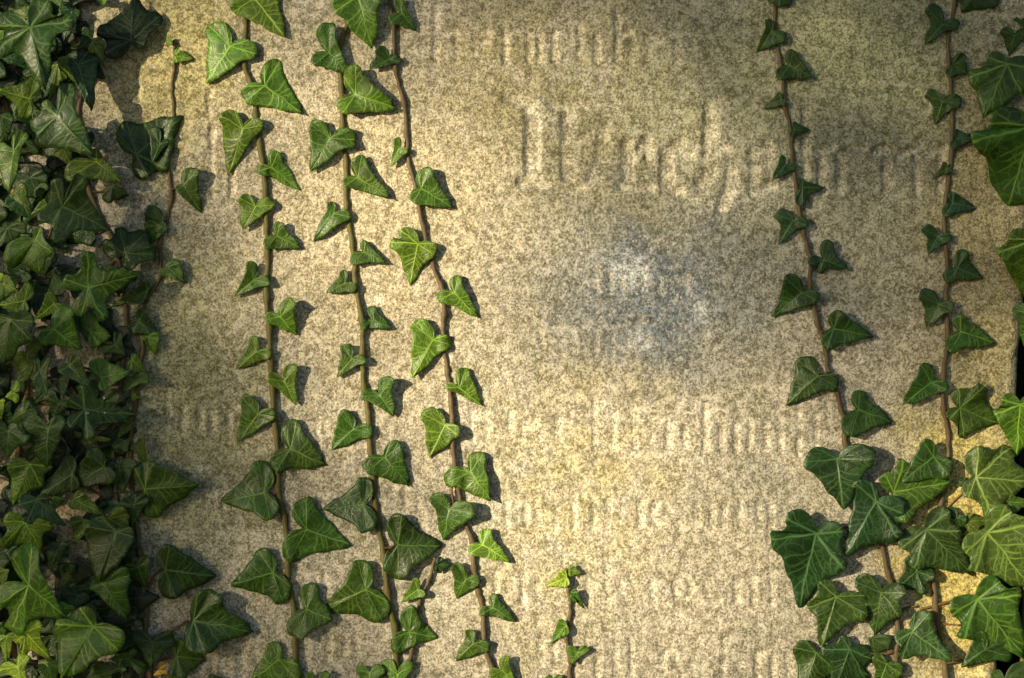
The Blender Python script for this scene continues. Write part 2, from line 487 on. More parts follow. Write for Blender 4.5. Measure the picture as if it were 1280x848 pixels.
YG = 424 + ZC / PX + 30          # pixel row a little below the ground
xs = np.arange(-86, 1288.1, 2.0)
ys = np.concatenate([np.linspace(-560, -60, 70)[:-1], np.arange(-60, 906, 2.0), np.linspace(906, YG, 70)])
GX, GY = np.meshgrid(xs, ys)


def right_edge(y):
    e = np.interp(y, [-600, 100, 330, 445, 560, 735, 850, 1700], [1302, 1296, 1286, 1275, 1270, 1251, 1247, 1236])
    return e + 3.0 * vnoise(y, y * 0, 26, 71) + 1.6 * vnoise(y, y * 0, 9, 72)


RE = right_edge(GY)
WX = np.where(GX > 1200, 1200 + (GX - 1200) * (RE - 1200) / (xs[-1] - 1200), GX)
H = 0.0030 * vnoise(WX, GY, 150, 1) + 0.0012 * vnoise(WX, GY, 46, 2) + 0.0007 * vnoise(WX, GY, 17, 3)
H += 0.0005 * vnoise(WX, GY, 7.5, 4) + 0.0004 * vnoise(WX, GY, 4.2, 5)
wearn = np.clip(0.78 + 1.1 * vnoise(WX, GY, 40, 8) + 0.35 * vnoise(WX, GY, 12, 9), 0.15, 1.3)
LET = np.zeros_like(H)
for pts, w, dep in STROKES:
    pts = np.array(pts)
    x0, y0 = pts.min(0) - 14; x1, y1 = pts.max(0) + 14
    r0, r1 = np.searchsorted(ys, [y0, y1]); c0, c1 = np.searchsorted(xs, [x0, x1])
    if r1 <= r0 or c1 <= c0: continue
    sx = WX[r0:r1, c0:c1]; sy = GY[r0:r1, c0:c1]
    wob = 2.0 * vnoise(sx, sy, 14, 21)
    dm = np.full(sx.shape, 1e9)
    for i in range(len(pts) - 1):
        a, b = pts[i], pts[i + 1]
        d = b - a
        k = np.clip(((sx - a[0]) * d[0] + (sy - a[1]) * d[1]) / max(d @ d, 1e-6), 0, 1)
        dm = np.minimum(dm, np.hypot(sx - a[0] - k * d[0], sy - a[1] - k * d[1]))
    q = np.clip(1.25 - (dm + wob) / (w * 1.5), 0, 1)
    q = q * q * (3 - 2 * q) * dep
    LET[r0:r1, c0:c1] = np.maximum(LET[r0:r1, c0:c1], q)
LETW = LET * wearn
H -= LETW * np.where(GY > 690, 1.25, 1.0) * np.where(GY > 300, 1.15, np.where(GY > 105, 1.75, 1.5))
# rounded arrises
edge = np.minimum(RE - WX, WX - xs[0])
edge = np.minimum(edge, GY - ys[0])
rad = 16.0
rr = np.clip(1 - edge / rad, 0, 1)
H -= (1 - np.sqrt(np.clip(1 - rr * rr, 0, 1))) * rad * PX * 0.9
nr, nc = GX.shape
vx = (WX - 640) * PX
vz = ZC + (424 - GY) * PX
front = np.stack([vx, -H, vz], -1).reshape(-1, 3)
idx = np.arange(nr * nc).reshape(nr, nc)
quads = np.stack([idx[:-1, :-1], idx[1:, :-1], idx[1:, 1:], idx[:-1, 1:]], -1).reshape(-1, 4)
# sides and back
loop = np.concatenate([idx[:, 0], idx[-1, 1:], idx[::-1, -1][1:], idx[0, ::-1][1:-1]])
nl = len(loop)
DEPTH = 0.13
sides, prev, base_n = [], loop, nr * nc
extra = []
for k, dd in enumerate((0.03, 0.07, DEPTH)):
    ring = front[loop].copy()
    ring[:, 1] = dd
    ring[:, 0] += 0.0012 * np.array([rnd.uniform(-1, 1) for _ in range(nl)])
    extra.append(ring)
    cur = base_n + np.arange(nl) + k * nl
    sides.append(np.stack([prev, np.roll(prev, -1), np.roll(cur, -1), cur], -1)[:, ::-1])
    prev = cur
allv = np.concatenate([front] + extra)
allq = np.concatenate([quads] + sides)
me = bpy.data.meshes.new('slab')
me.vertices.add(len(allv)); me.vertices.foreach_set('co', allv.astype(np.float32).ravel())
nq = len(allq)
me.loops.add(nq * 4 + nl)
me.polygons.add(nq + 1)
me.loops.foreach_set('vertex_index', np.concatenate([allq.ravel(), prev]).astype(np.int32))
me.polygons.foreach_set('loop_start', np.concatenate([np.arange(nq) * 4, [nq * 4]]).astype(np.int32))
me.polygons.foreach_set('use_smooth', np.ones(nq + 1, dtype=bool))
me.update(calc_edges=True)
me.validate()
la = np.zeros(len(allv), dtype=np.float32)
lsh = np.roll(LETW, 1, axis=1)  # pale tone moved right, onto the sunlit wall of each cut
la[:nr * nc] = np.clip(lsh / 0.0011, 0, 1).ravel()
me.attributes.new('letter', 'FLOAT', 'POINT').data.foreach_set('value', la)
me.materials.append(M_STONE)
slab = bpy.data.objects.new('gravestone', me)
col.objects.link(slab)
tag(slab, 'weathered sandy gravestone with worn blackletter lettering behind the ivy', 'gravestone')

# ------------------------------------------------------------------ ivy leaves
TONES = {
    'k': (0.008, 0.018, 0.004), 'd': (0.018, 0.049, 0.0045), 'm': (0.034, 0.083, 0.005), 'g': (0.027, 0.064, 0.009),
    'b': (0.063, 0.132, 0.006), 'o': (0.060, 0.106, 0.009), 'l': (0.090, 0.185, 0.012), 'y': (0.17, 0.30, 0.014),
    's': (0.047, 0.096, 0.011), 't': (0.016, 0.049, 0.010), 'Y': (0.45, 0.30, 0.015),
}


def rot2(v, a):
    c, s = math.cos(a), math.sin(a)
    return (v[0] * c - v[1] * s, v[0] * s + v[1] * c)


def leaf_outline(A, lobes, ti, v):
    """closed outline in photo pixels: returns the points from the tip round to the tip, and lobe anchors"""
    A = np.array(A, float)
    L = [np.array(p, float) - A for p in lobes]
    T = L[ti]
    # orientation: + if lobes run counter-clockwise in (x, y) pixel space
    cr = sum(L[i][0] * L[i + 1][1] - L[i][1] * L[i + 1][0] for i in range(len(L) - 1))
    sg = 1.0 if cr > 0 else -1.0
    aT = [math.atan2(p[1], p[0]) for p in L]
    span = 0.0
    for i in range(len(L) - 1):
        d = (aT[i + 1] - aT[i]) * sg
        while d < 0: d += 2 * math.pi
        span += d
    gap = max(2 * math.pi - span, 0.3)
    lt = np.linalg.norm(T)
    back = np.array(rot2(L[0] / max(np.linalg.norm(L[0]), 1e-6), -sg * gap / 2))
    S = back * lt * 0.03
    pts = [(S, 0)]
    d1 = min(R(34), 0.30 * gap); d2 = min(R(62), 0.42 * gap)

    def add_back(p, s_):
        b = np.array(rot2(p, s_ * d1)) * 0.85
        c = np.array(rot2(p, s_ * d2)) * 0.40
        return b, c
    b, c = add_back(L[0], -sg)
    pts += [(c, 0), (b, 0)]
    anchors = []
    for i, p in enumerate(L):
        if i == ti:
            anchors.append(len(pts)); pts.append((p, 1))
        else:
            # a rounded lobe: two close points keep its reach through the smoothing
            u = p / max(np.linalg.norm(p), 1e-6); n = np.array((-u[1], u[0])) * sg
            w = np.linalg.norm(p) * 0.25
            pts.append((p * 1.02 - n * w, 0)); anchors.append(len(pts)); pts.append((p * 1.06, 0)); pts.append((p * 1.02 + n * w, 0))
        if i < len(L) - 1:
            q = L[i + 1]
            lp, lq = np.linalg.norm(p), np.linalg.norm(q)
            f = lp / (lp + lq)
            f = 0.5 + (f - 0.5) * 0.9
            m = p + (q - p) * f
            m = m * 1.0 - m * v
            out_d = np.array((q - p)[::-1]) * np.array((1, -1)) * sg
            out_d = out_d / max(np.linalg.norm(out_d), 1e-6)
            e1 = p * 0.5 + m * 0.5 + out_d * 0.045 * np.linalg.norm(p - m)
            e2 = q * 0.5 + m * 0.5 + out_d * 0.060 * np.linalg.norm(q - m)
            pts += [(e1, 0), (m, 0), (e2, 0)]
    b, c = add_back(L[-1], sg)
    pts += [(b, 0), (c, 0)]
    k = anchors[ti]
    n = len(pts)
    order = [(k + i) % n for i in range(n + 1)]
    poly = [pts[i][0] for i in order]
    # angles carried through the smoothing as a third coordinate
    canon = [None] * (n + 1)
    canon[0] = 0.0; canon[n] = 2 * math.pi
    after = len(L) - 1 - ti; before = ti

    def table(m_):
        return {0: [], 1: [62], 2: [62, 120], 3: [42, 84, 125]}.get(m_, [30 + 100 * j / max(m_ - 1, 1) for j in range(m_)])
    tb = table(after)
    for j in range(after):
        canon[(anchors[ti + 1 + j] - k) % n] = R(tb[j])
    tb = table(before)
    for j in range(before):
        canon[(anchors[ti - 1 - j] - k) % n] = 2 * math.pi - R(tb[j])
    si = (0 - k) % n
    canon[si] = math.pi
    if after == 1: canon[(si - 2) % n] = R(120)
    if before == 1: canon[(si + 2) % n] = 2 * math.pi - R(120)
    known = [(i, c_) for i, c_ in enumerate(canon) if c_ is not None]
    ang = np.interp(range(n + 1), [q[0] for q in known], [q[1] for q in known])
    arr = np.column_stack([np.array(poly), ang])
    for _ in range(2):
        out = [arr[0]]
        for i in range(len(arr) - 1):
            a_, b_ = arr[i], arr[i + 1]
            out.append(a_ * 0.75 + b_ * 0.25 if i > 0 else a_ * 0.6 + b_ * 0.4)
            out.append(a_ * 0.25 + b_ * 0.75 if i < len(arr) - 2 else a_ * 0.4 + b_ * 0.6)
        out.append(arr[-1])
        arr = np.array(out)
    seg = np.hypot(np.diff(arr[:, 0]), np.diff(arr[:, 1]))
    cum = np.concatenate([[0], np.cumsum(seg)])
    N = 56
    tt = np.linspace(0, cum[-1], N + 1)[:-1]
    res = np.column_stack([np.interp(tt, cum, arr[:, j]) for j in range(3)])
    return res, lt


LEAF_COUNT = 0


def make_leaf(vine, A, lobes, ti, tone, h, stem_pts=None, v=0.0, tilt=None, fold=None, stalk=True, cup=None, lift=False):
    """A: where the stalk joins; lobes: lobe tips in order, index ti is the long tip; h: metres off the stone"""
    global LEAF_COUNT
    LEAF_COUNT += 1
    rs = random.Random(LEAF_COUNT * 13 + 5)
    out, lt = leaf_outline(A, lobes, ti, v)
    kk_ = np.arange(len(out)) / len(out) * 2 * math.pi
    jig = 1 + 0.030 * np.sin(4 * kk_ + rs.uniform(0, 6.28)) + 0.026 * np.sin(7 * kk_ + rs.uniform(0, 6.28)) + 0.016 * np.sin(12 * kk_ + rs.uniform(0, 6.28))
    jig[0] = 1.0
    out[:, 0] *= jig; out[:, 1] *= jig
    size = max(np.hypot(out[:, 0], out[:, 1]).max(), 1.0)
    T = np.array(lobes[ti], float) - np.array(A, float)
    Tu = T / max(np.linalg.norm(T), 1e-6)
    tilt = tilt if tilt is not None else (rs.uniform(-0.16, 0.16), rs.uniform(-0.16, 0.16))
    fold = fold * 0.7 if fold is not None else rs.uniform(-0.16, 0.24)
    cup = cup if cup is not None else rs.uniform(0.0, 0.07)
    droop = rs.uniform(0.05, 0.26)
    ph = [rs.uniform(0, 6.28) for _ in range(4)]
    wav = rs.uniform(0.04, 0.11)
    rings = [0.0, 0.16, 0.34, 0.52, 0.70, 0.86, 1.0]
    W0 = P(A[0], A[1], h)
    verts, uvs = [], []
    SPA = np.array([(q.x, q.z) for q in stem_pts]) if (stem_pts is not None and lift) else None

    def height(x, y, ang):
        rho = math.hypot(x, y) / size
        along = (x * Tu[0] + y * Tu[1]) / size
        side = (-x * Tu[1] + y * Tu[0]) / size
        z = cup * rho + fold * abs(side) - droop * max(along, 0) ** 2 - 0.10 * max(-along, 0) ** 1.5
        z += (tilt[0] * x - tilt[1] * y) / size
        # pillowed between the veins, wavy margins
        z += wav * rho * rho * math.sin(3 * ang + ph[0]) + 0.6 * wav * rho * math.sin(5.2 * ang + ph[1])
        z += 0.02 * rho * math.cos(ang * 5.8)
        z += 0.020 * math.sin(x / size * 7 + ph[2]) * math.sin(y / size * 7 + ph[3])
        return z * size * PX
    n = len(out)
    for ri, s in enumerate(rings):
        if ri == 0:
            verts.append(Vector((0, 0, 0))); uvs.append((0, 0)); continue
        for k in range(n):
            x, y, an = out[k, 0] * s, out[k, 1] * s, out[k, 2]
            if ri == len(rings) - 1:
                j = 1 + rs.uniform(-0.008, 0.008)
                x *= j; y *= j
            hh = max(h + height(x, y, an), 0.0014)
            if SPA is not None:
                q_ = P(A[0] + x, A[1] + y, hh)
                dd_ = math.sqrt(float(((SPA - (q_.x, q_.z)) ** 2).sum(1).min()))
                f_ = min(max((0.0065 - dd_) / 0.0035, 0), 1)
                hh = max(hh, 0.0058 * f_ * f_ * (3 - 2 * f_))
            verts.append(P(A[0] + x, A[1] + y, hh) - W0)
            rho = math.hypot(x, y) / lt
            uvs.append((rho * math.cos(an), rho * math.sin(an)))
    faces = []
    for k in range(n):
        k2 = (k + 1) % n
        faces.append((0, 1 + k, 1 + k2))
    for ri in range(1, len(rings) - 1):
        a0 = 1 + (ri - 1) * n; b0 = 1 + ri * n
        for k in range(n):
            k2 = (k + 1) % n
            faces.append((a0 + k, b0 + k, b0 + k2, a0 + k2))
    # face the camera
    area = 0.5 * np.sum(out[:, 0] * np.roll(out[:, 1], -1) - np.roll(out[:, 0], -1) * out[:, 1])
    if area > 0:
        faces = [tuple(reversed(f)) for f in faces]
    o = mesh_obj('leaf', verts, faces, M_LEAF, vine, W0 - vine.location, True, uvs)
    sm = o.modifiers.new('thickness', 'SOLIDIFY')
    sm.thickness = 0.00045
    sm.offset = -1
    c = TONES[tone]
    j = [rs.uniform(0.84, 1.16) for _ in range(3)]
    b_ = rs.uniform(0.85, 1.15)
    o.color = (c[0] * b_ * j[0], c[1] * b_, c[2] * b_ * j[2], 1)
    if stalk and stem_pts is not None:
        # stalk from the stem up to the base of the leaf, leaving the stem a little below
        best = min(stem_pts, key=lambda q: (q - W0).length + 0.35 * max(0, q.z - W0.z))
        d0 = (best - W0).length
        if d0 < 0.075:
            mid = best.lerp(W0, 0.45) + Vector((0, 0, -0.08 * d0))
            mid.y = max(best.y * 0.8, -0.006 if W0.y > -0.012 else W0.y * 0.45)
            end = Vector((0, 0.0008, 0))
            near = best.lerp(W0, 0.88) - W0
            near.y = min(0.006, max(0.002, -W0.y * 0.35))
            path = catmull([best - W0, mid - W0, near, end], 4)
            r0 = 0.0009 if size > 30 else 0.0006
            tv, tf = tube(path, [r0 * (1.25 - 0.35 * i / (len(path) - 1)) for i in range(len(path))], 6)
            s_ = mesh_obj('leaf_stalk', tv, tf, M_STEM, o)
            s_.color = (0.10, 0.085, 0.03, 1) if rs.random() < 0.5 else (0.15, 0.07, 0.035, 1)
    return o


def make_vine(name, label, stem_lists, r_px, colr, group, h0=0.0018, taper_top=False):
    """stem_lists: polylines of photo pixels, the first one the main stem listed from top to bottom"""
    low = stem_lists[0][-1]
    base = P(low[0], low[1], 0.0)
    vine = empty(name, base)
    tag(vine, label, 'ivy', group)
    allp = []
    for si, pl in enumerate(stem_lists):
        pts = [P(x, y, h0 + 0.0008 * math.sin(i * 1.7 + si)) for i, (x, y) in enumerate(pl)]
        path = catmull(pts, 6)
        n = len(path)
        rr_ = random.Random(len(label) * 7 + si)
        rads = []
        for i in range(n):
            f = i / (n - 1)
            r = r_px[si] * PX * (0.80 + 0.30 * f if not taper_top else 0.55 + 0.5 * f)
            if i % 6 == 0: r *= 1.32
            r *= 1 + 0.12 * math.sin(i * 0.9 + si)
            rads.append(r * rr_.uniform(0.90, 1.08))
        for p in path:
            p.x += rr_.uniform(-0.0005, 0.0005)
        tv, tf = tube(path, rads, 10)
        s_ = mesh_obj('stem', [q - base for q in tv], tf, M_STEM, vine)
        s_.color = (*colr[si], 1)
        allp += [p + Vector((0, -0.001, 0)) for p in path]
    return vine, allp


BR = (0.115, 0.088, 0.042); OL = (0.105, 0.105, 0.022); RB = (0.22, 0.11, 0.04); TAN = (0.30, 0.17, 0.06)
GL = 'ivy vines climbing the gravestone'
DOWN = YG - 34


def fill(vine, sp, data, h=(0.006, 0.010), **kw):
    for i, d in enumerate(data):
        A, lobes, ti, tone = d[:4]
        extra_ = d[4] if len(d) > 4 else {}
        hh = rnd.uniform(*h)
        make_leaf(vine, A, lobes, ti, tone, 0.0026 + 0.34 * extra_.pop('h', hh), sp, **{'lift': True, **kw, **extra_})


# --- vine 1
v1, s1 = make_vine('ivy_vine', 'olive stemmed ivy vine nearest the dense ivy, small heart-shaped leaves in pairs',
    [[(300, -260), (303, -90), (305, 0), (307, 25), (305, 80), (315, 107), (320, 143), (325, 180), (331, 230), (333, 283), (335, 320), (333, 370), (337, 410), (338, 450),
      (341, 483), (342, 516), (347, 566), (348, 609), (355, 646), (361, 682), (360, 709), (361, 732), (368, 765), (369, 805), (371, 848), (378, 940), (372, 1100), (388, 1350), (380, DOWN)]],
    [3.9], [OL], GL)
fill(v1, s1, [
    ((318, -2), [(291, 13), (357, 47), (345, -24)], 1, 'b'),
    ((287, 58), [(262, 32), (258, 105), (319, 66)], 1, 'l', dict(h=0.011)),
    ((331, 107), [(347, 78), (379, 143), (305, 126)], 1, 'b', dict(h=0.010)),
    ((303, 161), [(277, 144), (285, 219), (328, 156)], 1, 'b', dict(h=0.012)),
    ((339, 209), [(347, 190), (376, 239), (322, 214)], 1, 'b'),
    ((319, 258), [(300, 248), (303, 288), (342, 256)], 1, 'b'),
    ((346, 295), [(350, 278), (377, 311), (332, 310)], 1, 'm'),
    ((317, 350), [(313, 328), (294, 371), (337, 353)], 1, 'm'),
    ((350, 396), [(366, 377), (371, 420), (331, 400)], 1, 'b'),
    ((320, 440), [(315, 422), (294, 463), (338, 446)], 1, 'b'),
    ((355, 477), [(369, 458), (370, 507), (334, 473)], 1, 'b'),
    ((322, 518), [(304, 498), (297, 554), (344, 521)], 1, 'm'),
    ((363, 561), [(369, 527), (409, 582), (345, 588)], 1, 'm'),
    ((330, 616), [(324, 579), (276, 628), (338, 648)], 1, 'm'),
    ((383, 662), [(382, 623), (439, 682), (362, 698)], 1, 'm'),
    ((341, 716), [(324, 689), (289, 731), (353, 751)], 1, 'm'),
    ((383, 762), [(392, 731), (417, 776), (369, 797)], 1, 'm'),
    ((348, 825), [(339, 803), (312, 851), (372, 850)], 1, 'b'),
    ((396, 856), [(384, 842), (392, 880), (410, 842)], 1, 'b'),
])

# --- vine 2 with a short side shoot at its foot
v2, s2 = make_vine('ivy_vine', 'olive stemmed ivy vine, middle of the three left of centre, with side shoot',
    [[(452, -260), (442, -90), (437, 0), (435, 27), (424, 63), (427, 110), (428, 160), (433, 203), (433, 255), (437, 283), (443, 323), (445, 360), (453, 400), (453, 443), (455, 483),
      (460, 516), (463, 563), (468, 609), (473, 656), (481, 699), (484, 739), (493, 782), (496, 832), (500, 900), (515, 1100), (505, 1350), (520, DOWN)],
     [(544, 697), (536, 726), (526, 746), (523, 765), (515, 815), (508, 838), (501, 890)]],
    [3.8, 2.6], [OL, BR], GL)
fill(v2, s2, [
    ((447, -4), [(418, 13), (466, 62), (476, -6)], 1, 'b', dict(h=0.012)),
    ((411, 66), [(411, 30), (437, 93), (392, 80)], 1, 'm', dict(h=0.009, fold=0.34)),
    ((444, 118), [(443, 84), (498, 137), (428, 141)], 1, 'b', dict(h=0.010, fold=0.3)),
    ((412, 173), [(389, 155), (388, 215), (445, 174)], 1, 'm', dict(h=0.010)),
    ((447, 222), [(451, 196), (489, 249), (430, 232)], 1, 'm'),
    ((417, 267), [(412, 253), (391, 303), (437, 271)], 1, 'm'),
    ((455, 315), [(456, 301), (482, 328), (440, 329)], 1, 'm'),
    ((431, 354), [(428, 339), (407, 367), (444, 364)], 1, 'm'),
    ((467, 400), [(466, 383), (490, 411), (453, 410)], 1, 'm'),
    ((439, 449), [(429, 431), (421, 472), (456, 451)], 1, 'm'),
    ((475, 495), [(488, 473), (493, 521), (452, 495)], 1, 'm'),
    ((442, 536), [(425, 516), (414, 563), (465, 543)], 1, 'm'),
    ((481, 572), [(501, 556), (512, 609), (457, 589)], 1, 'm'),
    ((453, 631), [(455, 599), (404, 637), (460, 664)], 1, 'd', dict(h=0.006)),
    ((497, 681), [(500, 645), (553, 684), (497, 723)], 1, 'd'),
    ((457, 737), [(448, 702), (405, 763), (477, 774)], 1, 'm', dict(h=0.013)),
    ((511, 790), [(514, 760), (547, 797), (494, 815)], 1, 'm'),
    ((462, 842), [(446, 836), (460, 872), (480, 836)], 1, 'b'),
    ((496, 843), [(479, 828), (497, 872), (516, 832)], 1, 'l'),
    ((545, 706), [(553, 698), (564, 706), (552, 715)], 1, 'd'),
    ((522, 737), [(518, 724), (501, 753), (529, 746)], 1, 'b', dict(fold=0.3)),
])

# --- vine 3
v3, s3 = make_vine('ivy_vine', 'brown stemmed ivy vine with crinkled glossy leaves, rightmost of the three left of centre',
    [[(480, -260), (484, -90), (487, 0), (492, 33), (494, 87), (505, 127), (508, 167), (512, 207), (520, 236), (529, 283), (542, 333), (553, 363), (555, 393), (554, 423), (559, 463), (564, 500),
      (567, 566), (573, 609), (579, 646), (591, 679), (593, 709), (598, 739), (604, 766), (607, 812), (616, 839), (628, 900), (620, 1100), (640, 1350), (630, DOWN)],
     [(565, 598), (566, 630), (574, 652)]],
    [3.2, 1.9], [BR, RB], GL)
fill(v3, s3, [
    ((502, 17), [(500, -4), (521, 39), (488, 27)], 1, 'm'),
    ((486, 74), [(472, 61), (462, 87), (501, 77)], 1, 'd', dict(fold=0.3)),
    ((498, 187), [(495, 173), (488, 209), (509, 190)], 1, 'b', dict(fold=0.3)),
    ((526, 236), [(536, 211), (567, 261), (516, 253)], 1, 'm', dict(fold=0.25)),
    ((522, 305), [(502, 289), (489, 303), (512, 357), (544, 319)], 2, 'b', dict(h=0.010, v=0.12)),
    ((568, 366), [(572, 345), (599, 398), (548, 374)], 1, 'b', dict(h=0.009)),
    ((541, 425), [(517, 404), (515, 473), (563, 430)], 1, 'b'),
    ((574, 485), [(582, 461), (604, 508), (558, 484)], 1, 'b', dict(v=-0.08)),
    ((556, 532), [(529, 517), (537, 573), (573, 544)], 1, 'b'),
    ((588, 590), [(603, 567), (614, 627), (558, 603)], 1, 'b'),
    ((561, 637), [(540, 621), (554, 676), (592, 641)], 1, 'm'),
    ((603, 681), [(609, 662), (639, 704), (587, 692)], 1, 'l'),
    ((582, 724), [(566, 708), (570, 749), (600, 729)], 1, 'm'),
    ((616, 760), [(619, 743), (646, 778), (601, 767)], 1, 'm'),
    ((591, 805), [(585, 788), (569, 827), (611, 812)], 1, 'm'),
    ((628, 838), [(633, 821), (648, 864), (612, 845)], 1, 'b', dict(h=0.010)),
])

# --- young shoot standing alone
v4, s4 = make_vine('ivy_shoot', 'short young ivy shoot with bright tip leaves, alone at the bottom centre', 
    [[(708, 711), (710, 739), (713, 756), (711, 782), (708, 799), (713, 825), (712, 848), (706, 960), (718, 1150), (708, DOWN)]], [3.4], [BR], None, taper_top=True)
fill(v4, s4, [
    ((708, 722), [(701, 714), (683, 733), (706, 734)], 1, 'y', dict(h=0.010)),
    ((711, 712), [(716, 707), (728, 717), (717, 720)], 1, 'l', dict(h=0.008)),
    ((713, 741), [(722, 740), (731, 761), (719, 752)], 1, 'm', dict(fold=0.5)),
    ((708, 782), [(698, 777), (688, 805), (704, 795)], 1, 'b', dict(fold=0.4)),
    ((722, 816), [(709, 811), (715, 828), (738, 812)], 2, 'b', dict(fold=0.3)),
    ((692, 852), [(683, 846), (690, 866), (702, 846)], 1, 'b'),
], h=(0.005, 0.008))

# --- vine 5 and 6 on the right
v5, s5 = make_vine('ivy_vine', 'brown stemmed ivy vine right of the lichen patch, tiny leaves above, larger below',
    [[(960, -260), (966, -90), (968, 7), (970, 50), (978, 93), (982, 133), (989, 167), (990, 200), (995, 233), (1000, 270), (1005, 293), (1013, 326), (1013, 363), (1022, 403), (1032, 436), (1035, 463),
      (1045, 490), (1055, 526), (1057, 556), (1068, 610), (1082, 640), (1098, 669), (1110, 716), (1117, 745), (1123, 792), (1120, 819), (1123, 848), (1130, 960), (1120, 1150), (1128, 1350), (1122, DOWN)],
     [(1134, 700), (1127, 720), (1117, 738)], [(1145, 758), (1130, 762), (1122, 780)]],
    [3.2, 1.6, 1.5], [BR, RB, BR], GL)
fill(v5, s5, [
    ((975, -6), [(961, 2), (974, 10), (989, 3)], 1, 'd'),
    ((964, 40), [(960, 25), (946, 66), (981, 51)], 1, 'd', dict(fold=0.3)),
    ((987, 82), [(991, 63), (1017, 98), (974, 98)], 1, 'd', dict(fold=0.3)),
    ((976, 124), [(973, 116), (953, 137), (981, 131)], 1, 'd'),
    ((993, 162), [(995, 153), (1013, 164), (990, 171)], 1, 'd'),
    ((981, 207), [(976, 196), (965, 226), (994, 211)], 1, 't'),
    ((1003, 234), [(1002, 223), (1032, 235), (1002, 256)], 1, 't', dict(v=0.25)),
    ((991, 276), [(970, 267), (974, 306), (1009, 281)], 1, 't', dict(v=0.2)),
    ((1030, 325), [(1037, 302), (1060, 336), (1024, 340), (1011, 330)], 1, 't', dict(v=0.15)),
    ((1002, 366), [(983, 347), (965, 397), (1023, 376)], 1, 'd'),
    ((1042, 411), [(1048, 389), (1092, 420), (1033, 435)], 1, 'd'),
    ((1022, 470), [(998, 450), (982, 507), (1046, 483)], 1, 'd', dict(v=0.05)),
    ((1073, 512), [(1074, 489), (1116, 528), (1062, 545)], 1, 'd', dict(h=0.012)),
    # the cluster at its foot
    ((1046, 574), [(1007, 577), (1055, 638), (1091, 573)], 1, 't', dict(h=0.020)),
    ((1095, 627), [(1071, 604), (1056, 695), (1121, 671), (1130, 643)], 1, 't', dict(h=0.022, tilt=(0.02, 0.02), fold=0.05)),
    ((1020, 667), [(984, 648), (966, 675), (998, 760), (1052, 714), (1053, 664)], 2, 't', dict(h=0.022, v=0.10)),
    ((1045, 746), [(1026, 728), (1012, 760), (1027, 809), (1083, 768)], 2, 'g', dict(h=0.016, v=0.12)),
    ((1101, 741), [(1070, 727), (1093, 797), (1124, 771), (1130, 741)], 1, 'g', dict(h=0.020, v=0.15)),
    ((1020, 816), [(994, 809), (1002, 874), (1044, 838)], 1, 'd', dict(h=0.008)),
    ((1062, 812), [(1052, 796), (1029, 812), (1042, 866), (1080, 848), (1090, 823)], 2, 't', dict(h=0.014, v=0.15)),
    ((1090, 798), [(1085, 799), (1094, 820), (1113, 808)], 1, 'g', dict(h=0.007)),
    ((1108, 830), [(1092, 822), (1096, 864), (1127, 843)], 1, 'm', dict(h=0.010)),
    ((1146, 714), [(1134, 697), (1120, 737), (1153, 742), (1168, 722)], 1, 'd', dict(h=0.010, v=0.12)),
    ((1140, 790), [(1160, 767), (1190, 827), (1128, 820), (1120, 801)], 1, 'g', dict(h=0.018, v=0.12)),
])
v6, s6 = make_vine('ivy_vine', 'brown stemmed ivy vine nearest the right edge, running down into the broad leaves',
    [[(1205, -260), (1198, -90), (1193, 7), (1185, 50), (1187, 90), (1190, 133), (1190, 187), (1185, 227), (1180, 283), (1185, 336), (1182, 373), (1184, 423), (1179, 470), (1180, 510), (1185, 543), (1184, 580),
      (1176, 630), (1165, 690), (1170, 760), (1182, 848), (1190, 1000), (1180, 1350), (1192, DOWN)],
     [(1213, 744), (1180, 754), (1150, 762)], [(1200, 782), (1180, 780), (1168, 776)], [(1208, 612), (1190, 628), (1172, 650)]],
    [3.2, 1.5, 1.4, 1.5], [BR, RB, RB, TAN], GL)
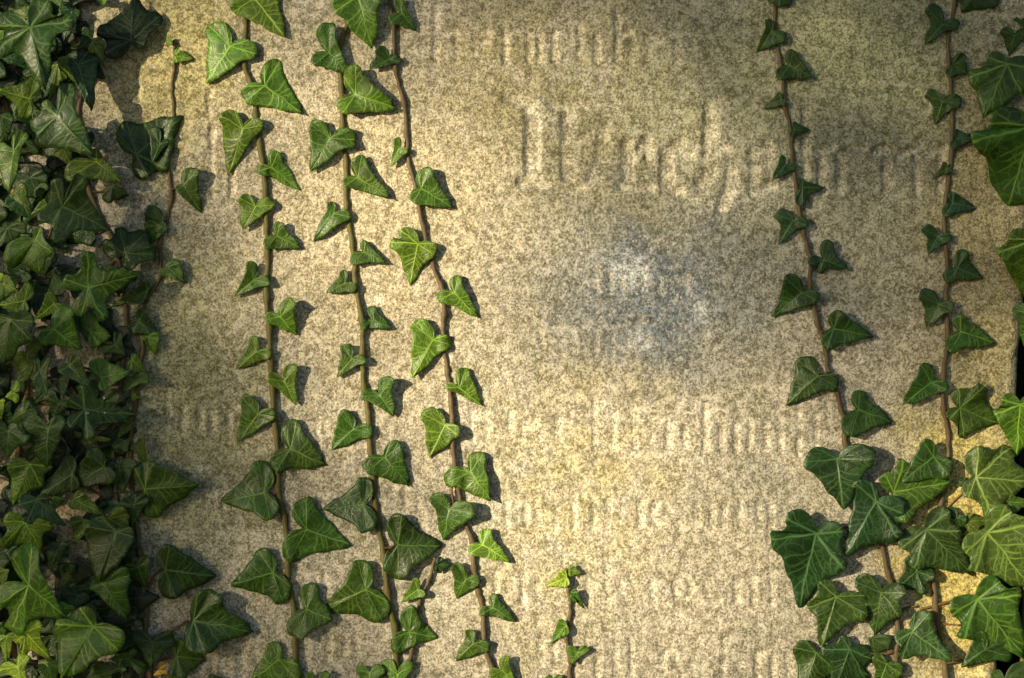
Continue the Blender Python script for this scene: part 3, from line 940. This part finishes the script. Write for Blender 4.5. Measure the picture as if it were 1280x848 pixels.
fill(v6, s6, [
    ((1222, -12), [(1246, 6), (1203, 16), (1197, -6)], 1, 'd'),
    ((1178, 31), [(1160, 10), (1155, 57), (1199, 33)], 1, 'd', dict(v=0.25)),
    ((1191, 82), [(1206, 70), (1209, 92), (1186, 95)], 1, 'd', dict(fold=0.3)),
    ((1178, 127), [(1158, 118), (1169, 157), (1202, 129)], 1, 'g', dict(v=0.2)),
    ((1197, 173), [(1195, 162), (1221, 172), (1192, 186)], 1, 't'),
    ((1183, 211), [(1180, 203), (1167, 224), (1191, 214)], 1, 'd'),
    ((1191, 254), [(1191, 240), (1221, 261), (1181, 269)], 1, 't'),
    ((1172, 296), [(1154, 286), (1160, 320), (1189, 300)], 1, 't', dict(v=0.2)),
    ((1196, 336), [(1208, 315), (1229, 349), (1183, 353)], 1, 'd', dict(v=0.15)),
    ((1174, 381), [(1150, 368), (1158, 410), (1192, 386)], 1, 'd', dict(v=0.12)),
    ((1201, 415), [(1200, 394), (1245, 429), (1188, 438)], 1, 'm'),
    ((1164, 478), [(1153, 457), (1127, 508), (1183, 487)], 1, 'm', dict(v=-0.02)),
    ((1200, 510), [(1198, 486), (1229, 484), (1249, 530), (1205, 544), (1186, 524)], 2, 'm', dict(v=0.06)),
    ((1167, 571), [(1155, 551), (1127, 603), (1186, 594)], 1, 'd', dict(h=0.024, v=-0.04)),
    ((1117, 615), [(1106, 594), (1130, 576), (1192, 602), (1138, 648)], 2, 'm', dict(h=0.016, v=0.05)),
    ((1158, 662), [(1184, 640), (1200, 665), (1217, 721), (1143, 707), (1128, 684)], 2, 'g', dict(h=0.020, v=0.08)),
    ((1220, 597), [(1222, 560), (1262, 562), (1294, 602), (1240, 644), (1210, 622)], 2, 's', dict(h=0.014, v=0.08)),
    ((1234, 666), [(1262, 638), (1300, 655), (1294, 738), (1219, 715), (1208, 690)], 2, 's', dict(h=0.022, v=0.02)),
    ((1222, 749), [(1249, 727), (1276, 744), (1284, 826), (1205, 798), (1191, 767)], 2, 'm', dict(h=0.018, v=0.12)),
    ((1231, 812), [(1222, 791), (1201, 834), (1265, 820)], 1, 'd', dict(h=0.012)),
    ((1208, 652), [(1215, 642), (1238, 650), (1222, 664)], 1, 'o', dict(h=0.010)),
    ((1196, 647), [(1185, 636), (1205, 668), (1208, 652)], 1, 'd', dict(h=0.012, fold=0.3)),
    ((1262, 628), [(1268, 620), (1292, 628), (1268, 641)], 1, 'm', dict(h=0.022)),
    ((1255, 850), [(1240, 840), (1258, 872), (1290, 838)], 1, 'd', dict(h=0.014)),
    ((1207, 603), [(1200, 598), (1195, 607), (1204, 609)], 1, 'd', dict(h=0.008)),
])
# --- the vine that climbs the right arris, its big leaves leaning in from the picture's edge
v7, s7 = make_vine('ivy_vine', 'ivy vine on the gravestone\'s right edge with the largest smooth leaves',
    [[(1318, -260), (1310, -90), (1308, 60), (1304, 200), (1300, 330), (1297, 420), (1292, 520), (1286, 640), (1278, 848), (1268, 1100), (1262, 1350), (1266, DOWN)]], [4.2], [BR], GL, h0=-0.006)
fill(v7, s7, [
    ((1268, 45), [(1252, 38), (1261, 70), (1286, 42)], 1, 'd', dict(h=0.010)),
    ((1276, 28), [(1268, 24), (1280, 36), (1290, 26)], 1, 'd', dict(h=0.007)),
    ((1259, 80), [(1236, 72), (1214, 97), (1229, 149), (1276, 118), (1290, 84)], 2, 'm', dict(h=0.016, v=0.02)),
    ((1290, 158), [(1240, 152), (1220, 178), (1259, 258), (1330, 240), (1340, 160)], 2, 'm', dict(h=0.020, v=-0.02)),
    ((1292, 300), [(1262, 297), (1249, 318), (1284, 374), (1330, 330)], 2, 'b', dict(h=0.018, v=-0.02)),
    ((1292, 392), [(1268, 388), (1284, 442), (1318, 410)], 1, 'm', dict(h=0.014)),
    ((1275, 506), [(1252, 500), (1244, 518), (1271, 571), (1306, 520), (1296, 500)], 2, 'b', dict(h=0.016, v=0.03)),
])

# --- bare-tipped stem beside the dense ivy
v0, s0 = make_vine('ivy_vine', 'half bare ivy stem ending in small bud between dense ivy and olive vine',
    [[(218, 50), (218, 77), (215, 110), (217, 143), (213, 173), (210, 207), (215, 243), (207, 280), (200, 303), (200, 346), (183, 376), (175, 403), (178, 440), (170, 500), (163, 560), (168, 640),
      (180, 730), (184, 848), (190, 1000), (180, 1350), (186, DOWN)]], [3.2], [(0.13, 0.10, 0.035)], GL, taper_top=True)
K2 = lambda pts: [(x / 5.333, 140 + y / 5.333) for x, y in pts]


def tr(ox, oy, sc):
    def f(A, lobes, ti, tone, **ex):
        g = lambda p: (ox + p[0] / sc, oy + p[1] / sc)
        return (g(A), [g(p) for p in lobes], ti, tone, ex)
    return f


k1 = tr(0, 0, 5.333); k2 = tr(0, 140, 5.333); k3 = tr(0, 280, 5.333); k4 = tr(0, 420, 5.333)
k5 = tr(0, 560, 5.333); k6 = tr(0, 698, 5.333); k7 = tr(180, 680, 5.05)
fill(v0, s0, [
    ((213, 51), [(211, 46), (207, 54), (214, 56)], 1, 'l'),
    ((219, 70), [(224, 62), (243, 74), (220, 78)], 1, 'l', dict(h=0.007)),
    ((229, 232), [(245, 212), (252, 267), (220, 238)], 1, 'm', dict(h=0.011)),
    k2((908, 285), [(845, 78), (1225, 25), (1110, 375), (985, 432)], 1, 'd', h=0.005, v=0.04),
    k2((1065, 215), [(1005, 108), (1010, 345), (1125, 200)], 1, 'd', h=0.012),
    k2((1085, 735), [(975, 655), (968, 815), (1092, 800)], 1, 'd', h=0.009),
    k3((1060, 10), [(1092, 60), (1000, 142), (968, 20)], 1, 'm', h=0.010),
    k3((1112, 290), [(1195, 258), (1236, 392), (1078, 340)], 1, 'm', h=0.008, v=-0.05),
    k3((925, 655), [(955, 572), (1066, 743), (868, 728)], 1, 'g', h=0.010, v=0.0),
    k4((985, 5), [(948, 20), (1035, 130), (1062, 15)], 1, 'b', h=0.007, fold=0.3),
    k3((980, 450), [(975, 385), (728, 557), (890, 512)], 1, 'm', h=0.009),
])

# --- the dense ivy at the left, two vines
vl2, sl2 = make_vine('ivy_vine', 'dense ivy vine along the left, its leaves thinning out onto bare stone',
    [[(90, -260), (95, -90), (98, 0), (104, 80), (98, 160), (112, 240), (145, 310), (158, 390), (156, 430), (150, 490), (142, 545), (143, 600), (150, 640), (175, 690), (183, 750), (182, 800), (188, 848), (180, 1000), (160, 1350), (166, DOWN)],
     [(232, 777), (212, 790), (192, 797)], [(200, 712), (190, 724), (183, 745)], [(95, 385), (120, 350), (152, 320)], [(110, 640), (135, 610), (143, 600)], [(100, 730), (140, 780), (182, 800)]],
    [3.4, 1.5, 1.5, 1.6, 1.8, 1.8], [BR, RB, RB, RB, BR, BR], GL)
vl1, sl1 = make_vine('ivy_vine', 'densest ivy vine at the far left edge, tan stem almost hidden by leaves',
    [[(2, -260), (6, -90), (4, 40), (6, 95), (10, 140), (18, 240), (30, 330), (32, 380), (33, 430), (33, 490), (24, 550), (18, 620), (12, 720), (14, 780), (20, 848), (10, 1000), (26, 1350), (20, DOWN)],
     [(60, 300), (42, 330), (30, 360)], [(82, 410), (50, 450), (33, 480)], [(70, 140), (40, 170), (14, 200)], [(80, 560), (50, 590), (20, 620)], [(70, 780), (40, 800), (18, 830)], [(-40, -90), (-45, 200), (-30, 500), (-45, 848), (-40, DOWN)]],
    [4.6, 1.8, 1.8, 1.8, 1.8, 1.8, 4.0], [TAN, BR, BR, BR, BR, BR, BR], GL)

LEFT = [
    # lowest layer first; each entry is lifted a little more than the one before it
    k1((480, 60), [(395, 70), (430, 300), (525, 110)], 1, 't', h=0.006),
    k1((600, 255), [(560, 190), (520, 330), (652, 330)], 1, 't', h=0.008),
    k1((195, 120), [(165, 45), (18, 98), (150, 165)], 1, 'o', h=0.012),
    k1((370, -8), [(335, 0), (405, 50), (425, -20)], 1, 'm', h=0.010),
    k1((682, -20), [(650, 0), (695, 43), (722, -5)], 1, 'b', h=0.008),
    k1((385, 430), [(412, 540), (325, 668), (350, 470)], 1, 'o', h=0.008),
    k1((520, 430), [(645, 385), (610, 742), (440, 415)], 1, 't', h=0.014, v=-0.05),
    k1((425, 380), [(395, 430), (512, 564), (450, 420)], 1, 'o', h=0.016, v=0.0),
    k1((612, 285), [(690, 278), (692, 410), (622, 352)], 1, 'o', h=0.018),
    k1((872, 268), [(965, 298), (1062, 112), (895, -25), (658, 210), (715, 347)], 2, 'k', h=0.013, v=0.10, tilt=(-0.28, 0.0), fold=0.05),
    k1((0, 210), [(28, 195), (5, 397), (-30, 200)], 1, 'l', h=0.012),
    k1((195, 660), [(232, 530), (-12, 592), (150, 778)], 1, 'b', h=0.013, v=0.12),
    k1((200, 182), [(318, 8), (468, 138), (305, 606), (-20, 338), (-25, 160)], 2, 'g', h=0.028, v=0.30, tilt=(-0.02, -0.05)),
    k2((5, 25), [(85, 58), (42, 216), (-50, 110)], 1, 'g', h=0.014),
    k2((350, 590), [(335, 530), (203, 688), (352, 625)], 1, 'o', h=0.009),
    k2((95, 540), [(165, 488), (212, 662), (70, 565)], 1, 'o', h=0.010),
    k2((750, 490), [(762, 473), (866, 560), (720, 602)], 1, 'd', h=0.008),
    k2((420, 245), [(470, 230), (482, 370), (366, 285)], 1, 'o', h=0.012, v=-0.05),
    k2((640, 330), [(640, 243), (826, 478), (458, 432)], 1, 'o', h=0.016, v=0.08),
    k2((88, 265), [(165, 145), (58, 558), (-30, 248)], 1, 'b', h=0.020, v=-0.06),
    k2((382, 28), [(460, -180), (634, 304), (255, 222), (212, 92), (298, -70)], 1, 'g', h=0.026, v=0.10),
    k2((415, 628), [(552, 435), (736, 795), (380, 858), (260, 716), (372, 440)], 1, 'g', h=0.027, v=0.22),
    k3((835, 195), [(690, 130), (800, 30), (978, 48), (1042, 200), (880, 302)], 2, 'd', h=0.012, v=0.08),
    k3((50, 25), [(175, 45), (100, 162), (-20, 140)], 1, 'g', h=0.016, v=0.2),
    k3((235, 105), [(270, 20), (347, 200), (265, 333), (62, 263)], 2, 'b', h=0.020, v=0.10),
    k3((25, 400), [(62, 348), (112, 440), (0, 508)], 1, 'l', h=0.012),
    k3((0, 330), [(20, 350), (5, 397), (-20, 345)], 1, 'y', h=0.010),
    k3((160, 515), [(192, 402), (-22, 545), (150, 602)], 1, 'b', h=0.012),
    k3((362, 468), [(430, 380), (362, 318), (324, 442)], 1, 'm', h=0.010),
    k3((355, 535), [(318, 460), (234, 643), (414, 570)], 1, 'b', h=0.014),
    k3((520, 600), [(590, 640), (602, 795), (508, 700)], 1, 'd', h=0.009),
    k3((605, 720), [(588, 590), (742, 748), (655, 815)], 1, 'b', h=0.012),
    k3((360, 700), [(466, 566), (541, 839), (272, 787)], 1, 'b', h=0.016, v=-0.05),
    k3((588, 425), [(535, 606), (682, 626), (952, 329), (580, 193), (423, 366)], 2, 'm', h=0.026, v=0.36),
    k3((65, 635), [(222, 650), (205, 776), (12, 962), (-70, 680)], 2, 'g', h=0.024, v=0.08),
    k4((770, 60), [(805, -25), (836, 132), (652, 96)], 1, 'd', h=0.012),
    k4((180, 120), [(268, 42), (186, 306), (80, 176)], 1, 'o', h=0.012),
    k4((265, 230), [(327, 144), (315, 404), (214, 290), (234, 143)], 1, 'g', h=0.014, v=0.2),
    k4((400, 290), [(462, 294), (425, 417), (364, 322)], 1, 't', h=0.012),
    k4((680, 280), [(640, 148), (864, 238), (700, 360)], 1, 'b', h=0.012, v=-0.05),
    k4((460, 200), [(521, 132), (611, 354), (392, 240)], 1, 'g', h=0.018, v=0.0),
    k4((880, 160), [(902, 121), (986, 262), (868, 218)], 1, 'b', h=0.012, v=-0.12),
    k4((870, 290), [(992, 288), (818, 380), (848, 268)], 1, 'm', h=0.008),
    k4((880, 402), [(902, 384), (937, 410), (892, 434)], 1, 'b', h=0.006),
    k4((90, 380), [(120, 313), (33, 409), (112, 442)], 1, 'y', h=0.008),
    k4((5, 430), [(32, 430), (10, 557), (-18, 450)], 1, 'y', h=0.008),
    k4((42, 160), [(70, 170), (8, 206), (36, 148)], 1, 'b', h=0.014),
    k4((395, 450), [(325, 410), (330, 572), (458, 470)], 1, 'd', h=0.012),
    k4((165, 500), [(172, 422), (58, 582), (247, 527)], 1, 'm', h=0.013),
    k4((560, 652), [(500, 645), (748, 692), (605, 722)], 1, 'o', h=0.008),
    k4((565, 490), [(463, 596), (586, 692), (928, 527), (543, 328), (448, 420)], 2, 'd', h=0.024, v=0.32),
    k4((55, 635), [(110, 590), (190, 692), (45, 822), (-60, 655)], 2, 'g', h=0.018, v=0.14),
    k4((320, 618), [(430, 558), (308, 884), (165, 578)], 1, 'g', h=0.020, v=-0.16),
    k4((885, 580), [(815, 560), (780, 684), (906, 602)], 1, 'm', h=0.008),
    k4((832, 700), [(862, 700), (850, 782), (755, 740)], 1, 'g', h=0.006),
    k4((915, 745), [(955, 690), (970, 848), (874, 752)], 1, 'm', h=0.009, v=-0.05),
    k5((480, 175), [(445, 60), (250, 329), (478, 290)], 1, 'd', h=0.010, v=-0.05),
    k5((690, 125), [(590, 20), (467, 259), (745, 232)], 1, 'd', h=0.014, v=-0.08),
    k5((200, 110), [(342, 122), (268, 252), (84, 390), (58, 130)], 2, 'o', h=0.012, v=0.03),
    k5((165, 495), [(342, 515), (272, 686), (18, 652), (28, 482)], 1, 'b', h=0.014, v=0.15),
    k5((240, 345), [(320, 330), (443, 523), (185, 490), (128, 378)], 1, 't', h=0.020, v=0.22),
    k5((490, 345), [(560, 304), (690, 446), (468, 398)], 1, 'o', h=0.014, v=-0.04),
    k5((352, 345), [(362, 320), (442, 340), (385, 392)], 1, 'b', h=0.012),
    k5((800, 150), [(768, 112), (765, 247), (864, 153)], 1, 'm', h=0.009),
    k5((560, 480), [(470, 500), (510, 637), (602, 520)], 1, 'o', h=0.008),
    k5((720, 470), [(850, 440), (864, 548), (692, 505)], 1, 'o', h=0.010),
    k5((400, 640), [(455, 640), (330, 803), (318, 690)], 1, 't', h=0.008),
    k5((772, 560), [(895, 590), (650, 905), (590, 520)], 1, 'g', h=0.022, v=-0.24),
    k5((890, 380), [(987, 344), (888, 518), (803, 362)], 1, 't', h=0.013),
    k5((965, 275), [(985, 88), (1332, 246), (1050, 448)], 1, 'm', h=0.014, v=0.0),
    k6((40, 80), [(62, 80), (20, 202), (-20, 90)], 1, 'b', h=0.012),
    k6((410, 340), [(420, 290), (502, 330), (430, 397)], 1, 'l', h=0.014),
    k6((190, 180), [(-8, 292), (80, 488), (442, 392), (200, -92)], 2, 'l', h=0.022, v=0.22),
    k6((520, 250), [(592, 270), (500, 342), (408, 230)], 1, 't', h=0.008),
    k6((880, 400), [(962, 370), (780, 472), (942, 442)], 1, 'k', h=0.008),
    k6((690, 170), [(858, 112), (848, 419), (606, 198)], 1, 'm', h=0.016, v=0.0),
    k6((920, 60), [(988, -2), (972, 195), (828, 90)], 1, 'm', h=0.013, v=-0.05),
    k6((40, 520), [(107, 525), (45, 702), (-22, 560)], 1, 'l', h=0.012, v=0.2),
    k6((320, 690), [(397, 740), (350, 852), (260, 740)], 1, 'l', h=0.010),
    k6((170, 495), [(274, 441), (337, 677), (150, 642), (104, 560)], 1, 'y', h=0.018, v=0.25),
    k6((115, 725), [(182, 647), (172, 875), (8, 740)], 1, 'y', h=0.020, v=0.15),
    k6((850, 670), [(900, 608), (718, 672), (958, 755)], 1, 'm', h=0.010),
    k6((790, 735), [(800, 672), (842, 745), (590, 802)], 2, 'm', h=0.014),
    k6((660, 760), [(680, 690), (590, 830), (740, 800)], 1, 'b', h=0.010),
    k6((622, 455), [(797, 602), (400, 814), (370, 435), (535, 338)], 1, 'b', h=0.026, v=0.04),
    k6((1015, 560), [(1162, 550), (1005, 732), (878, 525)], 1, 'd', h=0.016, v=0.05),
    k7((205, 710), [(232, 606), (393, 735), (240, 848)], 1, 'm', h=0.010, v=0.06),
    k7((135, 165), [(155, 10), (456, 205), (185, 334)], 1, 'd', h=0.014, v=-0.06),
    k7((312, 485), [(455, 318), (698, 556), (372, 694)], 1, 'd', h=0.012, v=0.10),
    k7((405, 872), [(440, 826), (522, 856), (430, 890)], 1, 'd', h=0.008),
    k7((90, 800), [(130, 748), (58, 832), (146, 822)], 1, 'Y', h=0.006),
    k7((150, 850), [(110, 830), (140, 890), (185, 835)], 1, 'd', h=0.010),
]
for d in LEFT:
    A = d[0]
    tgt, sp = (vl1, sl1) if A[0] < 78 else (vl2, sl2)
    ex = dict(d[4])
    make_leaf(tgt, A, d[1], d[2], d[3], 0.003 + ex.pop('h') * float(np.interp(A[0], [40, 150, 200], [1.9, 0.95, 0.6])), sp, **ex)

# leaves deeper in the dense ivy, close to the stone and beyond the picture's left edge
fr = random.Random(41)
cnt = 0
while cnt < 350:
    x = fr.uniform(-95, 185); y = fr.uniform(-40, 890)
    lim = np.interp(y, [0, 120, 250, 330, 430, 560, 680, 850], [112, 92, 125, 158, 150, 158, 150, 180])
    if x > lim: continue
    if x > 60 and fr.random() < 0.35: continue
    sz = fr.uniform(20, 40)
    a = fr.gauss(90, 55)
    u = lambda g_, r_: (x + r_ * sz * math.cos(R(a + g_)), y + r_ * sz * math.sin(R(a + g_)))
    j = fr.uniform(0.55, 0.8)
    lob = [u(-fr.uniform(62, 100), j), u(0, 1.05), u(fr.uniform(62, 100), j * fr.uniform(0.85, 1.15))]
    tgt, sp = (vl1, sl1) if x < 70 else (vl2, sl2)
    make_leaf(tgt, (x, y), lob, 1, fr.choice('dkkdtk' if x > -10 else 'mdgdb'), fr.uniform(0.0025, 0.010) if x > -10 else fr.uniform(0.006, 0.022), sp, v=fr.uniform(0, 0.18))  # dark tones put the shade deep in the ivy into leaf colour
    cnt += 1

# ------------------------------------------------------------------ drops of water
DH = 0.003 + 0.024 * float(np.interp(565 / 5.333, [40, 150, 200], [1.9, 0.95, 0.6])) + 0.0004


def drop(x, y, h, r, label):
    c = P(x, y, h)
    vs, fs = [], []
    nu, nv = 12, 6
    for j in range(nv + 1):
        th = (math.pi / 2) * j / nv
        for i in range(nu):
            ph = 2 * math.pi * i / nu
            vs.append((r * math.sin(th) * math.cos(ph), -r * 0.75 * math.cos(th), r * math.sin(th) * math.sin(ph) * 1.1))
    for j in range(nv):
        for i in range(nu):
            i2 = (i + 1) % nu
            fs.append((j * nu + i, (j + 1) * nu + i, (j + 1) * nu + i2, j * nu + i2))
    fs.append(tuple(nv * nu + i for i in range(nu)))
    o = mesh_obj('water_drop', vs, fs, M_WATER, None, c)
    tag(o, label, 'water drop')


drop(109.3, 517.8, DH, 0.0019, 'largest clear water drop, at the heart of the dark star-shaped leaf')
drop(130.3, 497.8, DH + 0.001, 0.0009, 'tiny water drop near the upper margin of dark star-shaped leaf')
drop(131.2, 516.2, DH + 0.0005, 0.0009, 'tiny water drop on the midrib of dark star-shaped leaf')
drop(457, 661, 0.0062, 0.0013, 'water drop at the lower lobe of a leaf on the middle vine')

# ------------------------------------------------------------------ dark hedge behind the stone
def leaf_cloud(points, size, rs, flat=0.0):
    vs, fs = [], []
    for p in points:
        s = size * rs.uniform(0.7, 1.3)
        n = Vector((rs.gauss(0, 1), rs.gauss(0, 1), rs.gauss(0, 1))).normalized()
        a = n.orthogonal().normalized()
        a = Matrix.Rotation(rs.uniform(0, 6.28), 3, n) @ a
        b = n.cross(a)
        i = len(vs)
        vs += [p - a * s, p - a * s * 0.2 + b * s * 0.52 + n * s * 0.1, p + a * s * 0.35 + b * s * 0.42, p + a * s * 1.1 - n * s * 0.15,
               p + a * s * 0.35 - b * s * 0.42, p - a * s * 0.2 - b * s * 0.52 + n * s * 0.1]
        fs += [(i, i + 1, i + 4, i + 5), (i + 1, i + 2, i + 4), (i + 2, i + 3, i + 4)]
    return vs, fs


hr = random.Random(5)
hedge = empty('hedge', (0.3, 0.55, 0))
tag(hedge, 'dark evergreen hedge glimpsed behind the gravestone\'s right edge', 'hedge')
pts = [Vector((hr.uniform(-0.35, 1.7), max(-0.26, min(0.4, hr.gauss(0, 0.16))), hr.uniform(0.0, 2.1))) for _ in range(34000)]
hv, hf = leaf_cloud(pts, 0.030, hr)
ho = mesh_obj('foliage', hv, hf, M_HEDGE, hedge, smooth=False)
ho['kind'] = 'stuff'
for i in range(9):
    x = -0.3 + i * 0.2 + hr.uniform(-.08, .08)
    path = catmull([Vector((x, hr.uniform(-.05, .05), 0)), Vector((x + hr.uniform(-.1, .1), 0, 0.6)), Vector((x + hr.uniform(-.15, .15), 0, 1.2)), Vector((x + hr.uniform(-.2, .2), 0, 1.75))], 5)
    tv, tf = tube(path, [0.016 * (1 - 0.7 * k / (len(path) - 1)) for k in range(len(path))], 7)
    mesh_obj('branch', tv, tf, M_BARK, hedge)

# ------------------------------------------------------------------ unseen tree between stone and low sun, crown shaped to patch the light
tr_r = random.Random(23)


SUNX = [0, 150, 270, 370, 540, 720, 900, 1080, 1280]
SUNY = [0, 170, 340, 510, 680, 848]
LIT = np.array([[.60, .56, .64, .72, .54, .50, .38, .25, .17],
                [.54, .58, .80, .95, .92, .58, .40, .25, .16],
                [.46, .26, .44, .92, 1.0, .70, .40, .34, .22],
                [.42, .15, .20, .64, 1.0, .94, .76, .52, .60],
                [.56, .18, .18, .44, .88, 1.0, .92, .62, .90],
                [.90, .22, .24, .36, .72, .90, .78, .62, .85]])


def shade(x, y):
    """how leafy the crown is (optical depth) along the sun ray that meets the stone at photo pixel x, y"""
    if not (-200 < x < 1480 and -420 < y < 1060):
        return 0.95
    row = [np.interp(x, SUNX, LIT[j]) for j in range(6)]
    return -math.log(max(float(np.interp(y, SUNY, row)), 0.02))


LS = 0.022
cx0 = P(560, 420) - SUN * 8.4
tree = empty('shade_tree', (cx0.x - 0.5, cx0.y + 0.3, 0))
tag(tree, 'leafy tree out of view towards the low sun, dappling the gravestone', 'tree')
tp, outer = [], []
x0_, x1_, y0_, y1_ = -1500, 2800, -2200, 1500
nprop = int((x1_ - x0_) * (y1_ - y0_) * PX * PX * 1.7 / (0.62 * LS * LS))
for i in range(nprop):
    x = tr_r.uniform(x0_, x1_); y = tr_r.uniform(y0_, y1_)
    if tr_r.random() > shade(x, y) / 1.7: continue
    d = tr_r.uniform(7.0, 10.0)
    q = P(x, y) - SUN * d
    if q.z < 0.25: continue
    tp.append(q - tree.location)
    if x < -300 or y < -300: outer.append(tp[-1])
tv, tf = leaf_cloud(tp, LS, tr_r)
co = mesh_obj('crown', tv, tf, M_CROWN, tree, smooth=False)
co['kind'] = 'stuff'
trunk = [Vector((0, 0, -0.05)), Vector((0.03, 0.02, 0.5)), Vector((-0.02, 0.05, 1.1)), Vector((0.05, 0.0, 1.9)), Vector((0.02, 0.05, 2.7))]
side_off = Vector((-1.9, 1.3, 0))      # the trunk stands beside the light's path
trunk = [p + side_off for p in trunk]
path = catmull(trunk, 5)
tv, tf = tube(path, [0.10 * (1.15 - 0.8 * k / (len(path) - 1)) for k in range(len(path))], 10)
mesh_obj('trunk', tv, tf, M_BARK, tree)
for i in range(12):
    q = outer[tr_r.randrange(len(outer))]
    s_ = path[6 + i % 14]
    m_ = (s_ + q) / 2 + Vector((0, 0, 0.12))
    pth = catmull([s_, m_, q], 6)
    tv, tf = tube(pth, [0.022 * (1.1 - 0.95 * k / (len(pth) - 1)) for k in range(len(pth))], 6)
    mesh_obj('branch', tv, tf, M_BARK, tree)

print('leaves', LEAF_COUNT)
